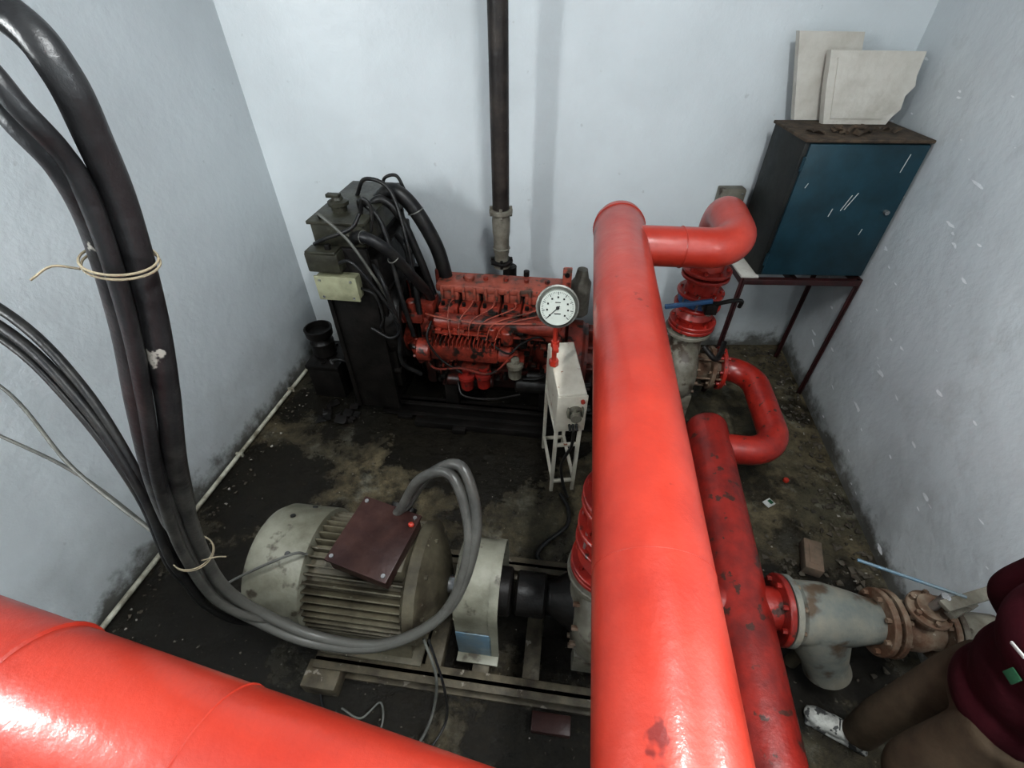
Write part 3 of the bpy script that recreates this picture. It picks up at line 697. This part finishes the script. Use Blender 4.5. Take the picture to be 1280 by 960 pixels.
for y in (2.9,2.2,1.5,.8): b.box((wx_l(y)+.034,y,.018),(.05,.02,.04),PVC)
b.done()

# ------------------------------------------------------------------ brick, rubble
b=B('brick',(1.75,1.40,.04),R(68)); b.box((0,0,0),(.20,.10,.075),BRICK,bev=.008); b.box((.0,.0,.036),(.13,.05,.01),BRICK,bev=.004); b.done()
b=B('rubble')
def stone(c,s_):
    m_=CHALK if (s_<.012 and random.random()<.25) else RUBB
    b.hull([V(c)+V([random.uniform(-1,1)*s_,random.uniform(-1,1)*s_,random.uniform(-.2,.8)*s_]) for _ in range(10)],m_)
for k in range(380):
    y=random.uniform(.1,3.45); x=wx_r(y)-abs(random.gauss(0,.12))-.03; stone((x,y,.004),random.uniform(.006,.024))
for k in range(140):
    y=random.uniform(.2,3.4); x=wx_l(y)+.09+abs(random.gauss(0,.08)); stone((x,y,.003),random.uniform(.005,.014))
for k in range(110): stone((random.uniform(.5,2.4),3.5-abs(random.gauss(0,.1)),.004),random.uniform(.006,.024))
for k in range(80): stone((random.uniform(-1.6,1.9),random.uniform(.3,2.2),.002),random.uniform(.003,.007))
for k in range(50): stone((random.gauss(1.65,.15),random.gauss(1.35,.2),.003),random.uniform(.005,.02))
b.done(30)
b=B('bottle_cap',(1.87,1.98,.0)); b.lathe((0,0,0),(0,0,1),[(0,.018),(.012,.02),(.02,.016)],RED,16); b.done()
b=B('paper_scrap',(1.68,1.80,.003),.5); b.box((0,0,.002),(.07,.05,.004),WCL,rot=(3,4,0),bev=0); b.box((.015,0,.005),(.025,.03,.002),GRN,bev=0); b.done()

# ------------------------------------------------------------------ person
person=bpy.data.objects.new('person',None); bpy.context.collection.objects.link(person)
person.location=(1.48,.44,0); person.rotation_euler[2]=R(60)
b=B('trousers')
def limb(pts,rs,mt,n=8):
    c=catmull(pts,n); rr=catmull([(r,0,0) for r in rs],n); b.tube(c,[q.x for q in rr],mt,18)
for sx,fy in ((1,.05),(-1,-.10)):
    limb([(sx*.09,.0,.95),(sx*.10,.01,.78),(sx*.105,.03,.50),(sx*.11,fy*.6,.30),(sx*.115,fy-.04,.075)],[.10,.095,.075,.070,.066],TROU)
b.ell((0,.0,.95),(.165,.125,.13),TROU); b.done(remesh=.012,parent=person)
b=B('shirt')
b.ell((0,.0,.97),(.170,.132,.13),SHIRT); b.ell((0,.02,1.12),(.165,.128,.16),SHIRT); b.ell((0,.05,1.30),(.185,.13,.16),SHIRT); b.ell((0,.05,1.40),(.17,.095,.07),SHIRT)
AR=((1,(.27,.035,1.12),(.235,-.10,.95)),(-1,(-.26,-.03,1.12),(-.25,-.06,.90)))
for sx,el,wr in AR:
    limb([(sx*.13,.05,1.40),(sx*.195,.045,1.375),(sx*.24,.045,1.26),el,[el[i]*.5+wr[i]*.5 for i in range(3)],wr],[.06,.064,.058,.052,.045,.040],SHIRT)
b.cyl((0,.05,1.42),(0,.07,1.475),.065,SHIRT)
b.done(remesh=.012,parent=person)
b=B('shirt_print')
b.box((-.115,.153,1.24),(.032,.006,.034),GRN,rot=(6,0,27)); b.box((-.085,.176,1.31),(.045,.006,.010),WCL,rot=(-8,15,20)); b.done(parent=person)
for sx,el,wr in AR:
    b=B('hand')
    d=(V(wr)-V(el)).normalized(); w=V(wr); side=V((0,1,0)); side=(side-d*side.dot(d)).normalized(); nn=d.cross(side)
    b.tube([w-d*.05,w+d*.02],[.028,.025],SKIN,14)
    for t in (-.028,-.010,.010,.028): b.tube([w-d*.01,w+d*.04+side*t,w+d*.09+side*t],[.022,.016,.012],SKIN,12)
    for t,l in ((-.030,.062),(-.010,.078),(.010,.083),(.030,.074)):
        p=w+d*.088+side*t; cu=nn*(-.02*sx)
        b.tube([p,p+d*l*.45+cu*.4,p+d*l*.8+cu*1.2,p+d*l*.95+cu*2],[.0095,.009,.008,.006],SKIN,10)
    p=w+d*.03+side*.03
    b.tube([w+d*.015+side*.012,p,p+side*.02+d*.03-nn*.01*sx,p+side*.03+d*.055-nn*.015*sx],[.013,.012,.010,.007],SKIN,10)
    b.done(remesh=.005,parent=person,smooth=3)
for sx,fy in ((1,.05),(-1,-.10)):
    b=B('shoe'); x=sx*.115; y=fy-.05
    b.ell((x,y+.0,.055),(.042,.058,.050),SHOE); b.ell((x,y+.09,.045),(.044,.09,.038),SHOE); b.ell((x,y+.15,.035),(.046,.065,.032),SHOE)
    b.cyl((x,y,.04),(x,y,.10),.042,SHOE); b.bx(x-.045,x+.045,y-.055,y+.20,.0,.022,SHOE,.01)
    b.done(remesh=.006,parent=person,smooth=4)
    b=B('shoe_laces')
    for q in range(4): b.tube([(x-.025,y+.06+.022*q,.082-.006*q),(x,y+.062+.022*q,.090-.006*q),(x+.025,y+.06+.022*q,.082-.006*q)],.003,INK,6)
    b.done(parent=person)
b=B('head')
hc=V((0,.10,1.60))
b.ell(hc,(.078,.096,.115),SKIN,28); b.ell(hc+V((0,.035,-.055)),(.058,.062,.065),SKIN)
b.cyl((0,.06,1.42),hc+V((0,-.01,-.05)),.052,SKIN)
b.hull([hc+V(p) for p in ((-.011,.09,.02),(.011,.09,.02),(-.018,.10,-.03),(.018,.10,-.03),(0,.122,-.026),(0,.085,-.04))],SKIN)
for sx in (1,-1): b.ell(hc+V((sx*.080,-.005,-.005)),(.010,.02,.032),SKIN)
b.ell(hc+V((0,.092,-.062)),(.026,.010,.009),SKIN)
b.done(remesh=.005,parent=person,smooth=4)
b=B('hair'); b.ell(hc+V((0,-.016,.028)),(.086,.100,.100),HAIR,28)
for sx in(1,-1): b.box(hc+V((sx*.032,.094,.028)),(.034,.008,.008),HAIR)
b.done(parent=person)
b=B('eyes')
for sx in (1,-1): b.ell(hc+V((sx*.032,.084,.004)),(.014,.012,.009),EYE); b.ell(hc+V((sx*.032,.0955,.004)),(.006,.003,.006),INK)
b.done(parent=person)

# ------------------------------------------------------------------ lights
def tube_light(name,loc,rot,power,size=(1.2,.12)):
    b=B(name,loc); m,nt,bs=newmat('lamp_glow'); bs.inputs['Emission Color'].default_value=(.95,1,.99,1); bs.inputs['Emission Strength'].default_value=5
    b.box((0,0,.06),(1.25,.09,.05),WCL); b.cyl((-.6,0,.02),(.6,0,.02),.014,m,seg=14); o=b.done()
    o.rotation_euler=[R(a) for a in rot]
    l=bpy.data.lights.new(name+'_lamp','AREA'); l.shape='RECTANGLE'; l.size,l.size_y=size; l.energy=power; l.color=(.965,.995,1)
    lo=bpy.data.objects.new('lamp',l); bpy.context.collection.objects.link(lo); lo.parent=o; lo.location=(0,0,-.01)
tube_light('tube_light',(.5,.1,H-.09),(0,0,80),104)
tube_light('tube_light',(wx_r(.1)-.09,.1,2.95),(0,62,80),76,(.9,.10))
tube_light('tube_light',(wx_l(0)+.09,.0,3.0),(0,-62,80),58,(.9,.10))
w=bpy.data.worlds.new('world'); bpy.context.scene.world=w; w.use_nodes=True
w.node_tree.nodes['Background'].inputs[0].default_value=(.85,.92,1,1); w.node_tree.nodes['Background'].inputs[1].default_value=.15

# ------------------------------------------------------------------ camera
c=bpy.data.cameras.new('camera'); co=bpy.data.objects.new('camera',c); bpy.context.collection.objects.link(co)
c.sensor_width=36; c.lens=585/1280*36; c.clip_start=.02
co.location=(0,0,2.6); co.rotation_euler=(R(49),0,0)
bpy.context.scene.camera=co
vs_=bpy.context.scene.view_settings
vs_.view_transform='Standard'; vs_.exposure=0
try: vs_.look='Medium High Contrast'
except Exception: pass
